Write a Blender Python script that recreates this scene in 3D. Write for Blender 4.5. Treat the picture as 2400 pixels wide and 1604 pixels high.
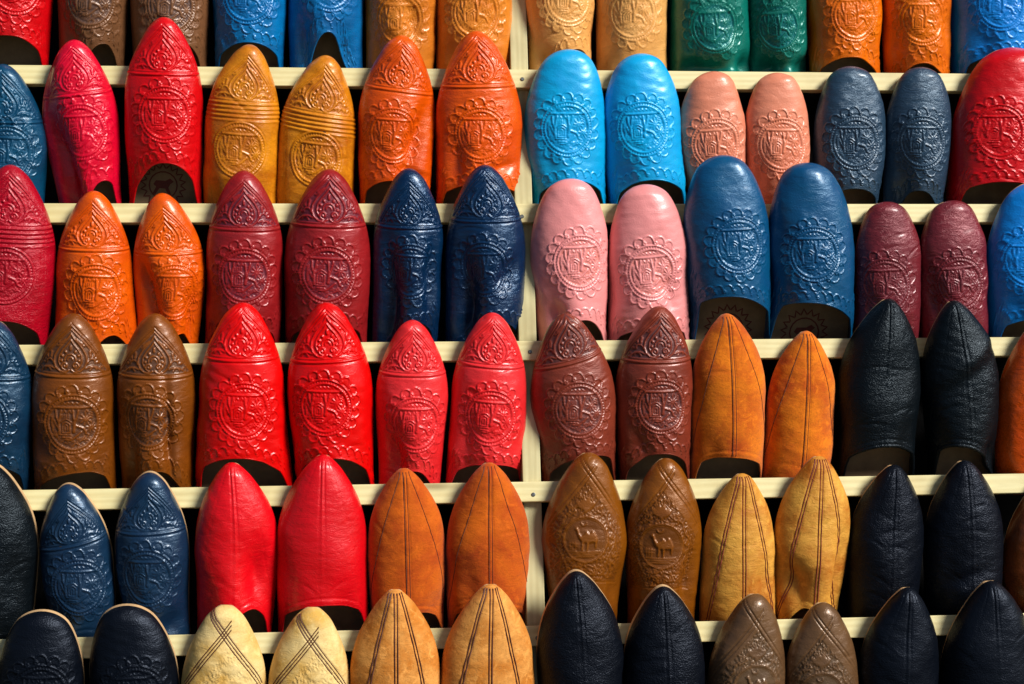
import bpy, math, random
import numpy as np
from mathutils import Matrix, Vector

# ------------------------------------------------------------------ scene, camera, light
for o in list(bpy.data.objects): bpy.data.objects.remove(o)
SC = bpy.context.scene
COL = SC.collection
IW, IH = 2400.0, 1604.0
FOC = 60.0 / 36.0
SLAT_D = 0.168
SLAT_H = 0.0235
LEAN_BACK = math.radians(30)          # the whole rack leans back a little
G = Matrix.Rotation(-LEAN_BACK, 4, 'X')
CAM_P = np.array([-0.2241, -1.9745, -0.3860])
CAM_R = (1.76296, -0.14562, 0.0408)
POST_X = 0.02

def rotm(r):
    a, b, c = r
    Rx = np.array([[1,0,0],[0,np.cos(a),-np.sin(a)],[0,np.sin(a),np.cos(a)]])
    Ry = np.array([[np.cos(b),0,np.sin(b)],[0,1,0],[-np.sin(b),0,np.cos(b)]])
    Rz = np.array([[np.cos(c),-np.sin(c),0],[np.sin(c),np.cos(c),0],[0,0,1]])
    return Rz @ Rx @ Ry
CR = rotm(CAM_R)
cam_d = bpy.data.cameras.new('camera'); cam = bpy.data.objects.new('camera', cam_d); COL.objects.link(cam)
cam_d.sensor_width = 36; cam_d.lens = 60; cam_d.clip_start = 0.05; cam_d.clip_end = 200
M = Matrix([[CR[0,0],CR[0,1],CR[0,2],CAM_P[0]],[CR[1,0],CR[1,1],CR[1,2],CAM_P[1]],[CR[2,0],CR[2,1],CR[2,2],CAM_P[2]],[0,0,0,1]])
cam.matrix_world = G @ M
SC.camera = cam

SUN_EL, SUN_AZ = math.radians(45), math.radians(57)      # azimuth measured from the rack's facing (-y) towards +x
w = bpy.data.worlds.new('World'); SC.world = w; w.use_nodes = True
nt = w.node_tree; bg = nt.nodes['Background']
sky = nt.nodes.new('ShaderNodeTexSky'); sky.sky_type = 'NISHITA'; sky.sun_disc = False
sky.sun_elevation = SUN_EL; sky.sun_rotation = math.pi - SUN_AZ
nt.links.new(sky.outputs[0], bg.inputs[0]); bg.inputs[1].default_value = 0.05
sd = bpy.data.lights.new('sun', 'SUN'); sd.energy = 5.0; sd.angle = math.radians(18); sd.color = (1.0, 0.98, 0.93)
sun = bpy.data.objects.new('sun', sd); COL.objects.link(sun)
sv = Vector((math.sin(SUN_AZ)*math.cos(SUN_EL), -math.cos(SUN_AZ)*math.cos(SUN_EL), math.sin(SUN_EL)))
sun.rotation_euler = sv.to_track_quat('Z', 'Y').to_euler()
SC.view_settings.view_transform = 'Standard'; SC.view_settings.look = 'None'
SC.view_settings.exposure = 0.2; SC.view_settings.gamma = 1.0

# ------------------------------------------------------------------ helpers
def lin(c):
    c = np.asarray(c, float)/255.0
    return tuple(np.where(c <= 0.04045, c/12.92, ((c+0.055)/1.055)**2.4))

def ray(px, py, p0, n):
    """point on the plane (p0, n) of the rack that shows at picture position px, py"""
    px *= 2400/2346.; py *= 1604/1568.
    d = CR @ np.array([(px-IW/2)/(FOC*IW), (IH/2-py)/(FOC*IW), -1.0])
    t = np.dot(p0-CAM_P, n)/np.dot(d, n)
    return CAM_P + t*d

def mesh_obj(name, V, F, mat, parent=None, smooth=True, normals=None, attr=None):
    """F: array (n,4) or (n,3) or list of polygons"""
    me = bpy.data.meshes.new(name)
    V = np.asarray(V, np.float32)
    if isinstance(F, np.ndarray):
        n, k = F.shape
        me.vertices.add(len(V)); me.vertices.foreach_set('co', V.ravel())
        me.loops.add(n*k); me.loops.foreach_set('vertex_index', F.astype(np.int32).ravel())
        me.polygons.add(n); me.polygons.foreach_set('loop_start', np.arange(0, n*k, k, dtype=np.int32))
        me.polygons.foreach_set('use_smooth', np.full(n, smooth))
        me.update(calc_edges=True)
    else:
        me.from_pydata([tuple(v) for v in V], [], F)
        me.polygons.foreach_set('use_smooth', np.full(len(F), smooth)); me.update()
    if attr is not None:
        a = me.attributes.new('burnish', 'FLOAT', 'POINT'); a.data.foreach_set('value', np.asarray(attr, np.float32))
    if normals is not None:
        me.normals_split_custom_set_from_vertices([tuple(x) for x in normals])
    me.materials.append(mat)
    o = bpy.data.objects.new(name, me); COL.objects.link(o)
    if parent: o.parent = parent
    return o

def box_vf(x0, x1, y0, y1, z0, z1):
    V = [(x,y,z) for x in (x0,x1) for y in (y0,y1) for z in (z0,z1)]
    F = [(0,1,3,2),(4,6,7,5),(0,4,5,1),(2,3,7,6),(0,2,6,4),(1,5,7,3)]
    return V, F

def bevel_box(name, x0, x1, y0, y1, z0, z1, mat, parent, b=0.0012):
    import bmesh
    bm = bmesh.new(); V, F = box_vf(x0, x1, y0, y1, z0, z1)
    vs = [bm.verts.new(v) for v in V]
    for f in F: bm.faces.new([vs[i] for i in f])
    bmesh.ops.recalc_face_normals(bm, faces=bm.faces)
    bmesh.ops.bevel(bm, geom=list(bm.edges), offset=b, segments=2, affect='EDGES', profile=0.5)
    me = bpy.data.meshes.new(name); bm.to_mesh(me); bm.free(); me.materials.append(mat)
    o = bpy.data.objects.new(name, me); COL.objects.link(o); o.parent = parent
    return o

# ------------------------------------------------------------------ materials
def new_mat(name):
    m = bpy.data.materials.new(name); m.use_nodes = True
    return m, m.node_tree, m.node_tree.nodes['Principled BSDF']

def coords(nt, scale=(1,1,1), rnd=True):
    tc = nt.nodes.new('ShaderNodeTexCoord'); mp = nt.nodes.new('ShaderNodeMapping')
    mp.inputs['Scale'].default_value = scale
    nt.links.new(tc.outputs['Object'], mp.inputs['Vector'])
    if rnd:
        oi = nt.nodes.new('ShaderNodeAttribute'); oi.attribute_type = 'OBJECT'; oi.attribute_name = 'seed'; ml = nt.nodes.new('ShaderNodeMath'); ml.operation = 'MULTIPLY'
        ml.inputs[1].default_value = 37.0
        nt.links.new(oi.outputs['Fac'], ml.inputs[0]); nt.links.new(ml.outputs[0], mp.inputs['Location'])
    return mp.outputs[0]

def noise(nt, vec, scale, detail=4, rough=0.55, dist=0.0):
    n = nt.nodes.new('ShaderNodeTexNoise'); n.inputs['Scale'].default_value = scale
    n.inputs['Detail'].default_value = detail; n.inputs['Roughness'].default_value = rough
    n.inputs['Distortion'].default_value = dist
    nt.links.new(vec, n.inputs['Vector']); return n.outputs[0]

def ramp(nt, fac, stops):
    r = nt.nodes.new('ShaderNodeValToRGB'); e = r.color_ramp.elements
    while len(e) < len(stops): e.new(0.5)
    for i, (p, c) in enumerate(stops): e[i].position = p; e[i].color = (*c, 1)
    nt.links.new(fac, r.inputs[0]); return r.outputs[0]

def mixc(nt, fac, a, b, mode='MIX'):
    m = nt.nodes.new('ShaderNodeMix'); m.data_type = 'RGBA'; m.blend_type = mode
    for s, v in ((m.inputs[0], fac), (m.inputs[6], a), (m.inputs[7], b)):
        if hasattr(v, 'is_output'): nt.links.new(v, s)
        elif isinstance(v, (int, float)): s.default_value = v
        else: s.default_value = (*v, 1)
    return m.outputs[2]

def math_n(nt, op, a, b):
    m = nt.nodes.new('ShaderNodeMath'); m.operation = op
    for i, v in enumerate((a, b)):
        if hasattr(v, 'is_output'): nt.links.new(v, m.inputs[i])
        else: m.inputs[i].default_value = v
    return m.outputs[0]

def leather(name, rgb, rough=0.42, mottle=0.35, alt=None, grain=0.25, wrinkle=0.3, speck=0.15, burnish=None, burn_amt=0.6, spec=0.5, patch=None, sheen=0.0):
    m, nt, p = new_mat('leather_'+name)
    def deep(c):                                  # dyed leather: full, saturated colour
        c = np.array(lin(c)); l = float(c @ np.array([.3, .55, .15])); return tuple(np.clip(l+(c-l)*1.13, 0.0012, 0.9))
    base = deep(rgb); alt = deep(alt) if alt else tuple(v*0.6 for v in base)
    v = coords(nt)
    n1 = noise(nt, v, 22, 5, 0.6, 0.4)
    c = mixc(nt, math_n(nt, 'MULTIPLY', ramp(nt, n1, [(0.38,(0,0,0)),(0.68,(1,1,1))]), min(1.0, mottle*1.3)), base, alt)
    n2 = noise(nt, v, 330, 3, 0.7)
    c = mixc(nt, math_n(nt, 'MULTIPLY', ramp(nt, n2, [(0.5,(0,0,0)),(0.72,(1,1,1))]), speck), c, tuple(x*0.45 for x in base))
    n5 = noise(nt, v, 90, 4, 0.65, 0.8)
    c = mixc(nt, math_n(nt, 'MULTIPLY', ramp(nt, n5, [(0.52,(0,0,0)),(0.75,(1,1,1))]), min(1.0, speck*1.5)), c, tuple(min(1, x*1.3+0.003) for x in base))
    if burnish:
        at = nt.nodes.new('ShaderNodeAttribute'); at.attribute_name = 'burnish'
        c = mixc(nt, math_n(nt, 'MULTIPLY', at.outputs['Fac'], burn_amt), c, lin(burnish))
    sd_ = nt.nodes.new('ShaderNodeAttribute'); sd_.attribute_type = 'OBJECT'; sd_.attribute_name = 'seed'   # no two hides take the dye alike
    c = mixc(nt, math_n(nt, 'MULTIPLY', sd_.outputs['Fac'], 0.28), c, tuple(x*0.55 for x in base))
    nt.links.new(c, p.inputs['Base Color'])
    r = math_n(nt, 'ADD', math_n(nt, 'MULTIPLY', n1, 0.22), rough-0.2)
    r = math_n(nt, 'ADD', r, math_n(nt, 'MULTIPLY', n2, 0.10))
    nt.links.new(r, p.inputs['Roughness'])
    p.inputs['Specular IOR Level'].default_value = spec*1.15
    p.inputs['Coat Weight'].default_value = 0.32*(spec > 0.36); p.inputs['Coat Roughness'].default_value = 0.2
    mx = max(base); p.inputs['Specular Tint'].default_value = (*[0.42+0.58*(x/mx)**0.7 for x in base], 1)
    if sheen:
        p.inputs['Sheen Weight'].default_value = sheen; p.inputs['Sheen Roughness'].default_value = 0.5
    # relief of the skin itself: pores and soft creases
    vor = nt.nodes.new('ShaderNodeTexVoronoi'); vor.inputs['Scale'].default_value = 620; nt.links.new(v, vor.inputs['Vector'])
    wv = coords(nt, (1, 2.2, 1))
    n3 = noise(nt, wv, 60, 6, 0.68, 1.4)
    n4 = noise(nt, v, 700, 2, 0.6)
    hsum = math_n(nt, 'ADD', math_n(nt, 'MULTIPLY', vor.outputs['Distance'], grain*0.35), math_n(nt, 'MULTIPLY', n4, grain*0.35))
    hsum = math_n(nt, 'ADD', hsum, math_n(nt, 'MULTIPLY', n3, wrinkle*2.2))
    bp = nt.nodes.new('ShaderNodeBump'); bp.inputs['Strength'].default_value = 0.75; bp.inputs['Distance'].default_value = 0.0016
    nt.links.new(hsum, bp.inputs['Height']); nt.links.new(bp.outputs[0], p.inputs['Normal'])
    return m

def plain(name, rgb, rough=0.6, var=0.25, scale=60, bump=0.2):
    m, nt, p = new_mat(name); v = coords(nt); b = lin(rgb)
    n = noise(nt, v, scale, 5)
    nt.links.new(ramp(nt, n, [(0.3, tuple(x*(1-var) for x in b)), (0.7, tuple(min(1, x*(1+var*0.4)) for x in b))]), p.inputs['Base Color'])
    p.inputs['Roughness'].default_value = rough
    bp = nt.nodes.new('ShaderNodeBump'); bp.inputs['Strength'].default_value = bump; bp.inputs['Distance'].default_value = 0.001
    nt.links.new(noise(nt, v, scale*8, 3), bp.inputs['Height']); nt.links.new(bp.outputs[0], p.inputs['Normal'])
    return m

def wood(name, light, dark, grain_axis):
    m, nt, p = new_mat(name)
    sc = (3.6, 26, 26) if grain_axis == 'x' else (26, 26, 3.6)
    v = coords(nt, sc, False)
    n = noise(nt, v, 4.0, 5, 0.6, 0.6)
    wv = nt.nodes.new('ShaderNodeTexWave'); wv.wave_type = 'BANDS'; wv.bands_direction = 'Z' if grain_axis == 'x' else 'X'
    wv.inputs['Scale'].default_value = 1.5; wv.inputs['Distortion'].default_value = 11.0; wv.inputs['Detail'].default_value = 3
    wv.inputs['Detail Scale'].default_value = 0.45; nt.links.new(v, wv.inputs['Vector'])
    L, Dk = lin(light), lin(dark)
    c = mixc(nt, math_n(nt, 'MULTIPLY', wv.outputs['Fac'], 0.28), L, Dk)
    v2 = coords(nt, (9, 9, 9), False)
    c = mixc(nt, math_n(nt, 'MULTIPLY', ramp(nt, noise(nt, v2, 1.3, 4), [(0.45,(0,0,0)),(0.75,(1,1,1))]), 0.6), c, Dk)
    kn = nt.nodes.new('ShaderNodeTexVoronoi'); kn.inputs['Scale'].default_value = 1.0; nt.links.new(coords(nt, (5.0, 40, 22) if grain_axis == 'x' else (22, 40, 5.0), False), kn.inputs['Vector'])
    c = mixc(nt, math_n(nt, 'MULTIPLY', ramp(nt, kn.outputs['Distance'], [(0.03,(1,1,1)),(0.16,(0,0,0))]), 0.7), c, tuple(x*0.45 for x in Dk))
    c = mixc(nt, math_n(nt, 'MULTIPLY', ramp(nt, n, [(0.5,(0,0,0)),(0.8,(1,1,1))]), 0.3), c, tuple(x*0.75 for x in Dk))
    nt.links.new(c, p.inputs['Base Color']); p.inputs['Roughness'].default_value = 0.55
    bp = nt.nodes.new('ShaderNodeBump'); bp.inputs['Strength'].default_value = 0.35; bp.inputs['Distance'].default_value = 0.0006
    nt.links.new(n, bp.inputs['Height']); nt.links.new(bp.outputs[0], p.inputs['Normal'])
    return m

WOOD_X = wood('pine_slat', (216, 205, 152), (176, 152, 92), 'x')
WOOD_Z = wood('pine_post', (196, 186, 138), (152, 134, 84), 'z')
DARKWOOD = plain('dark_ledge_board', (26, 20, 16), 0.8)  # near-black brown for the ledges behind the slats
BACK = plain('void_shade', (15, 13, 12), 0.9)  # near-black colour stands in for the unlit void behind the slippers
SCREW = plain('screw_steel', (120, 122, 118), 0.35); SCREW.node_tree.nodes['Principled BSDF'].inputs['Metallic'].default_value = 0.9
SOLE = plain('raw_sole_leather', (196, 158, 112), 0.7)
SOLE_DK = plain('dark_sole_leather', (92, 62, 44), 0.7)
INSOLE = plain('beige_insole_leather', (126, 102, 72), 0.85)
LINING = plain('grey_tan_lining', (58, 44, 32), 0.9)
STAMP = plain('red_stamp_ink', (92, 34, 22), 0.8)
SLOT = plain('screw_slot', (30, 30, 30), 0.6)
THREAD_DK = plain('dark_brown_thread', (84, 36, 16), 0.7)
THREAD_RED = plain('red_brown_thread', (120, 40, 20), 0.7)

MT = {}
def L(name, rgb, **k): MT[name] = leather(name, rgb, **k)
L('scarlet', (194, 18, 42), rough=0.36, mottle=0.3, alt=(170, 10, 30))
L('raspberry', (198, 18, 58), rough=0.36, mottle=0.4, alt=(180, 10, 40))
L('cocoa', (112, 76, 52), rough=0.38, burnish=(70, 62, 66), burn_amt=0.75)
L('azure', (14, 108, 164), rough=0.33, mottle=0.5, alt=(10, 60, 110))
L('apricot', (208, 130, 66), rough=0.38, mottle=0.4, alt=(180, 88, 30))
L('sand', (224, 170, 110), rough=0.45, mottle=0.4, alt=(206, 132, 66))
L('bottle_green', (10, 102, 90), rough=0.38, mottle=0.4, alt=(6, 70, 60), burnish=(24, 100, 120), burn_amt=0.5)
L('tangerine', (216, 114, 34), rough=0.4, mottle=0.4, alt=(186, 78, 16))
L('sky_blue', (4, 128, 206), rough=0.42, mottle=0.25, alt=(6, 96, 180))
L('petrol', (14, 64, 92), rough=0.38, mottle=0.5, alt=(10, 34, 62))
L('ochre', (206, 134, 58), rough=0.42, mottle=0.8, alt=(160, 84, 26), speck=0.4, burnish=(150, 74, 22), burn_amt=0.6)
L('orange', (212, 92, 24), rough=0.34, mottle=0.4, alt=(180, 56, 10), wrinkle=0.4)
L('cyan', (0, 158, 208), rough=0.42, mottle=0.3, alt=(4, 120, 200), wrinkle=0.2)
L('salmon', (214, 138, 114), rough=0.45, mottle=0.4, alt=(200, 112, 80), wrinkle=0.2, burnish=(186, 92, 62), burn_amt=0.6)
L('slate', (42, 62, 80), rough=0.36, mottle=0.4, alt=(30, 42, 62), wrinkle=0.5)
L('crimson_dark', (164, 18, 44), rough=0.32, mottle=0.4, alt=(120, 10, 26), grain=0.9, wrinkle=0.6)
L('burnt_orange', (212, 96, 24), rough=0.33, mottle=0.4, alt=(176, 58, 10))
L('maroon', (140, 36, 38), rough=0.46, mottle=0.5, alt=(108, 22, 24), burnish=(66, 30, 46), burn_amt=0.75)
L('navy_gloss', (6, 36, 64), rough=0.28, mottle=0.5, alt=(6, 18, 46), wrinkle=0.45)
L('pink', (228, 150, 148), rough=0.42, mottle=0.3, alt=(214, 126, 124), wrinkle=0.15, burnish=(206, 112, 92), burn_amt=0.6)
L('ocean', (2, 72, 108), rough=0.38, mottle=0.45, alt=(6, 58, 104))
L('burgundy', (108, 40, 46), rough=0.36, mottle=0.4, alt=(70, 20, 28), wrinkle=0.6)
L('ink', (16, 44, 66), rough=0.33, mottle=0.4, alt=(10, 24, 44))
L('chestnut', (114, 62, 26), rough=0.45, mottle=0.5, alt=(84, 42, 14), burnish=(52, 42, 38), burn_amt=0.75)
L('bright_red', (208, 16, 20), rough=0.36, mottle=0.3, alt=(196, 8, 12), wrinkle=0.2)
L('coral', (212, 62, 64), rough=0.42, mottle=0.55, alt=(200, 28, 22))
L('mahogany', (124, 56, 42), rough=0.42, mottle=0.5, alt=(86, 32, 24), burnish=(62, 46, 50), burn_amt=0.75)
L('suede_orange', (206, 116, 42), rough=0.85, mottle=0.8, alt=(164, 66, 12), speck=0.6, spec=0.3, wrinkle=0.25, sheen=0.15)
L('black', (9, 14, 18), rough=0.36, mottle=0.5, alt=(5, 7, 9), grain=0.9, wrinkle=0.36, spec=.22)
L('navy', (20, 42, 64), rough=0.36, mottle=0.5, alt=(14, 28, 54))
L('cerise', (204, 10, 46), rough=0.42, mottle=0.35, alt=(180, 6, 34), wrinkle=0.35)
L('caramel', (190, 96, 40), rough=0.82, mottle=0.75, alt=(156, 62, 16), spec=0.3, speck=0.45, sheen=0.1)
L('umber', (124, 72, 30), rough=0.4, mottle=0.5, alt=(94, 48, 16), burnish=(78, 40, 14), burn_amt=0.6)
L('honey', (214, 160, 86), rough=0.62, mottle=0.85, alt=(158, 84, 20), speck=0.4, wrinkle=0.45, spec=.36)
L('midnight', (8, 11, 18), rough=0.4, mottle=0.5, alt=(6, 8, 13), grain=0.9, wrinkle=0.34, spec=.2)
L('rust_brown', (104, 50, 20), rough=0.5)
L('cream', (222, 196, 142), rough=0.72, mottle=0.8, alt=(196, 152, 82), speck=0.4, spec=.3, wrinkle=.35)
L('wheat', (210, 150, 90), rough=0.82, mottle=0.85, alt=(172, 98, 40), speck=0.65, spec=.3)
L('taupe', (96, 70, 48), rough=0.36, mottle=0.5, alt=(70, 48, 32), burnish=(70, 58, 44), burn_amt=0.5)
L('midnight_soft', (6, 9, 16), rough=0.42, mottle=0.5, alt=(5, 8, 14), grain=0.5, wrinkle=0.25, spec=.2)

# ------------------------------------------------------------------ stamped designs (height fields in mm, drawn stroke by stroke)
class Field:
    def __init__(s, half, res=0.25):
        s.half, s.res = half, res; s.n = int(2*half/res)+1
        ax = np.linspace(-half, half, s.n); s.X, s.Y = np.meshgrid(ax, ax)      # rows follow Y
        s.H = np.zeros_like(s.X); s.B = np.zeros_like(s.X)
    def win(s, x0, x1, y0, y1):
        f = lambda v: int(np.clip((v+s.half)/s.res, 0, s.n))
        return slice(f(y0), f(y1)+1), slice(f(x0), f(x1)+1)
    def seg(s, a, b, wd, ht):
        wd = max(wd, 0.92); r = wd*1.05
        sl = s.win(min(a[0],b[0])-r, max(a[0],b[0])+r, min(a[1],b[1])-r, max(a[1],b[1])+r)
        X, Y = s.X[sl], s.Y[sl]
        if X.size == 0: return
        dx, dy = b[0]-a[0], b[1]-a[1]; q = dx*dx+dy*dy+1e-9
        t = np.clip(((X-a[0])*dx+(Y-a[1])*dy)/q, 0, 1)
        d = np.hypot(X-a[0]-t*dx, Y-a[1]-t*dy)/wd
        e = np.clip((1-d)/0.6, 0, 1); v = e*e*(3-2*e)*abs(ht)
        s.H[sl] = np.maximum(s.H[sl], s.base(sl)+v) if ht > 0 else np.minimum(s.H[sl], -v)
    def base(s, sl): return s.H0[sl] if hasattr(s, 'H0') else 0.0
    def line(s, pts, wd, ht, close=False):
        pts = list(pts)
        if close: pts.append(pts[0])
        for a, b in zip(pts[:-1], pts[1:]): s.seg(a, b, wd, ht)
    def arc(s, cx, cy, r, a0, a1, wd, ht, n=None, ry=None):
        n = n or max(5, int(abs(a1-a0)*r/1.2)); ry = ry or r
        th = np.linspace(a0, a1, n); s.line([(cx+r*math.cos(t), cy+ry*math.sin(t)) for t in th], wd, ht)
    def spiral(s, cx, cy, r0, a0, turns, wd, ht, sg=1):
        th = np.linspace(0, turns*2*math.pi, 18)
        s.line([(cx+r0*(1-0.85*k/17)*math.cos(a0+sg*t), cy+r0*(1-0.85*k/17)*math.sin(a0+sg*t)) for k, t in enumerate(th)], wd, ht)
    def dot(s, x, y, r, ht): s.seg((x, y), (x+0.01, y), r, ht)
    def poly(s, pts, ht, soft=0.6):
        pts = np.array(pts); sl = s.win(pts[:,0].min()-1, pts[:,0].max()+1, pts[:,1].min()-1, pts[:,1].max()+1)
        X, Y = s.X[sl], s.Y[sl]; ins = np.zeros(X.shape, bool); dm = np.full(X.shape, 1e9)
        n = len(pts)
        for i in range(n):
            (x1,y1),(x2,y2) = pts[i], pts[(i+1)%n]
            c = (y1 > Y) != (y2 > Y); ins ^= c & (X < (x2-x1)*(Y-y1)/((y2-y1)+1e-12)+x1)
            q = (x2-x1)**2+(y2-y1)**2+1e-9; t = np.clip(((X-x1)*(x2-x1)+(Y-y1)*(y2-y1))/q, 0, 1)
            dm = np.minimum(dm, np.hypot(X-x1-t*(x2-x1), Y-y1-t*(y2-y1)))
        v = np.where(ins, ht*np.clip(dm/soft, 0, 1)**0.7, 0)
        s.H[sl] = np.maximum(s.H[sl], s.base(sl)+v*(dm >= 0)*ins + (1-ins)*-9)
    def blur(s, k=1):
        for _ in range(k):
            H = np.pad(s.H, 1, mode='edge')
            s.H = (H[1:-1,1:-1]*2+H[:-2,1:-1]+H[2:,1:-1]+H[1:-1,:-2]+H[1:-1,2:])/6
    def sample(s, x, y, A=None):
        A = s.H if A is None else A
        u = (x+s.half)/s.res; v = (y+s.half)/s.res
        ok = (u > 0) & (u < s.n-1.01) & (v > 0) & (v < s.n-1.01)
        u = np.clip(u, 0, s.n-1.02); v = np.clip(v, 0, s.n-1.02)
        i, j = v.astype(int), u.astype(int); a, b = v-i, u-j
        r = A[i,j]*(1-a)*(1-b)+A[i+1,j]*a*(1-b)+A[i,j+1]*(1-a)*b+A[i+1,j+1]*a*b
        return np.where(ok, r, 0.0)

def wave_scallop(f, cx, cy, ang, s=1.0, ht=1.0):
    """one running-wave scallop: an arch with a curl at one foot; ang points outwards"""
    ca, sa = math.cos(ang-math.pi/2), math.sin(ang-math.pi/2)
    T = lambda x, y: (cx+s*(x*ca-y*sa), cy+s*(x*sa+y*ca))
    f.line([T(5.9*math.cos(t), -2.2+6.8*math.sin(t)) for t in np.linspace(0.05, math.pi+0.15, 14)], 1.1, ht)
    f.line([T(-4.2+2.1*(1-0.06*k)*math.cos(t), -2.9+2.1*(1-0.06*k)*math.sin(t)) for k, t in enumerate(np.linspace(math.pi, 2.75*math.pi, 11))], 0.85, ht*0.9)

def medallion(scallops=True):
    rnd = random.Random(5)
    f = Field(47); R = np.hypot(f.X, f.Y)
    field = np.clip((27.2-R)/1.2, 0, 1)
    H0 = -1.0*field
    f.H = H0.copy(); f.H0 = H0
    for _ in range(700):                                   # pebbled ground
        a, r = rnd.uniform(0, 6.283), 26*math.sqrt(rnd.random())
        x, y = r*math.cos(a), r*math.sin(a)
        f.dot(x, y, rnd.uniform(0.8, 1.1), rnd.uniform(0.1, 0.3) if y > -13 else rnd.uniform(0.4, 0.7))
    ln, h = f.line, 1.05
    # bar, zigzags over it, points hanging under it
    ln([(-20.5, 18.4), (20.5, 18.4)], 1.9, 1.2)
    for k in range(5): x = -10+k*4.6; ln([(x-2.1, 22.2), (x, 24.2), (x+2.1, 22.2)], 0.95, 0.9)
    ln([(-17, 21.4), (17, 21.4)], 0.9, 0.5)
    for x in (-9, -3.6, 15): ln([(x-1.8, 12.8), (x, 16), (x+1.8, 12.8)], 0.95, 0.8)
    # left trunk with forked branches
    ln([(-18.6, 15.4), (-18.2, 8), (-15.8, 1)], 1.35, h); ln([(-12.8, 15.4), (-14.2, 8), (-15.2, 1)], 1.35, h)
    ln([(-15.6, 2), (-15.2, -4), (-14.6, -9.5)], 2.1, h); ln([(-20.6, 4), (-18.6, -1), (-16, -6)], 1.1, h*.9)
    # tower bars, arched eaves, nested gate house
    for k in range(4): x = -11.6+k*2.4; ln([(x, 7.0), (x, 10.6)], 0.95, h*.8)
    ln([(-13, 2.2), (-10.4, 4.6), (-7.4, 5.6), (-4.4, 4.6), (-1.8, 2.2)], 1.0, h)
    ln([(-11.6, -9.4), (-11.6, 0.2), (-7.4, 2.8), (-3.2, 0.2), (-3.2, -9.4), (-11.6, -9.4)], 0.98, h)
    ln([(-8.9, -7.2), (-8.9, -1.4), (-7.4, -0.4), (-5.9, -1.4), (-5.9, -7.2)], 0.92, h*.85)
    ln([(-14.5, -11.6), (-1.8, -11.6)], 1.0, h); ln([(-11.4, -14.6), (-2.2, -14.6), (-2.6, -17.4), (-8.4, -17.4)], 1.0, h)
    # right trunk bending into a bowed neck
    ln([(0.2, 15.4), (0.9, 8), (1.8, 3)], 1.45, h); ln([(6.2, 15.4), (4.6, 8), (2.8, 3)], 1.45, h)
    ln([(2.0, 4), (1.8, -2), (0.8, -8.2)], 2.3, h); ln([(2.4, -1.4), (7, -2.8), (11.4, -4.6), (13.8, -8), (14.4, -11)], 1.7, h)
    ln([(-2.8, -17.2), (1.4, -15.2), (5, -12), (9.4, -8.6)], 1.3, h)
    ln([(14.2, -11), (18.6, -12.6)], 0.95, h*.9); f.arc(12.6, -16.2, 1.7, 0, 6.28, 0.92, h*.9); ln([(14.6, -16.8), (18.4, -18.6)], 0.92, h*.8); ln([(10.6, -17.4), (7, -19.6)], 0.92, h*.8)
    # palms at the right
    for (cx, cy, rr, n0) in ((14.2, 5.4, 6.6, 9), (20.6, -4.2, 5.6, 9)):
        for k in range(n0):
            a = k*6.283/n0+0.25; ln([(cx+1.0*math.cos(a), cy+1.0*math.sin(a)), (cx+rr*math.cos(a), cy+rr*math.sin(a))], 0.95, h*.9)
    for k in range(4): y = 15.4-k*2.6; ln([(21.6, y-1.6), (19.2, y)], 0.92, h*.8)
    # hatched fern at the left, fan of leaves below it
    ln([(-23.4, 9), (-24, 0), (-22.6, -9)], 0.95, h*.9)
    for k in range(9): y = 9-k*2.1; ln([(-23.6, y), (-21.2, y+1.0)], 0.92, h*.7)
    for k in range(5): a = math.radians(40+k*26); ln([(-19.2, -14.4), (-19.2+6*math.cos(a), -14.4+6.5*math.sin(a))], 0.95, h*.9)
    f.arc(3, -23.4, 2.2, 0.2, 3.0, 0.92, 0.8)
    f.B = field*(1-np.clip((f.H-H0)/0.55, 0, 1))
    f.H0 = np.zeros_like(H0)
    f.arc(0, 0, 32.1, 0, 6.284, 1.15, 0.85); f.arc(0, 0, 27.9, 0, 6.284, 1.1, 0.5)
    f.H -= 0.95*np.exp(-((R-30.0)/1.0)**2)
    for k in range(58):
        a = k*6.2832/58; f.dot(30.0*math.cos(a), 30.0*math.sin(a), 0.98, 0.25)
    f.H -= 0.55*np.exp(-((R-34.0)/0.9)**2)
    if scallops:
        for k in range(18):
            a = math.pi/2 - (k+rnd.uniform(-.08, .08))*6.2832/18
            wave_scallop(f, 38.4*math.cos(a), 38.4*math.sin(a), a, 1.06*rnd.uniform(.95, 1.04), 0.95)
    f.blur(1)
    return f

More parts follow.
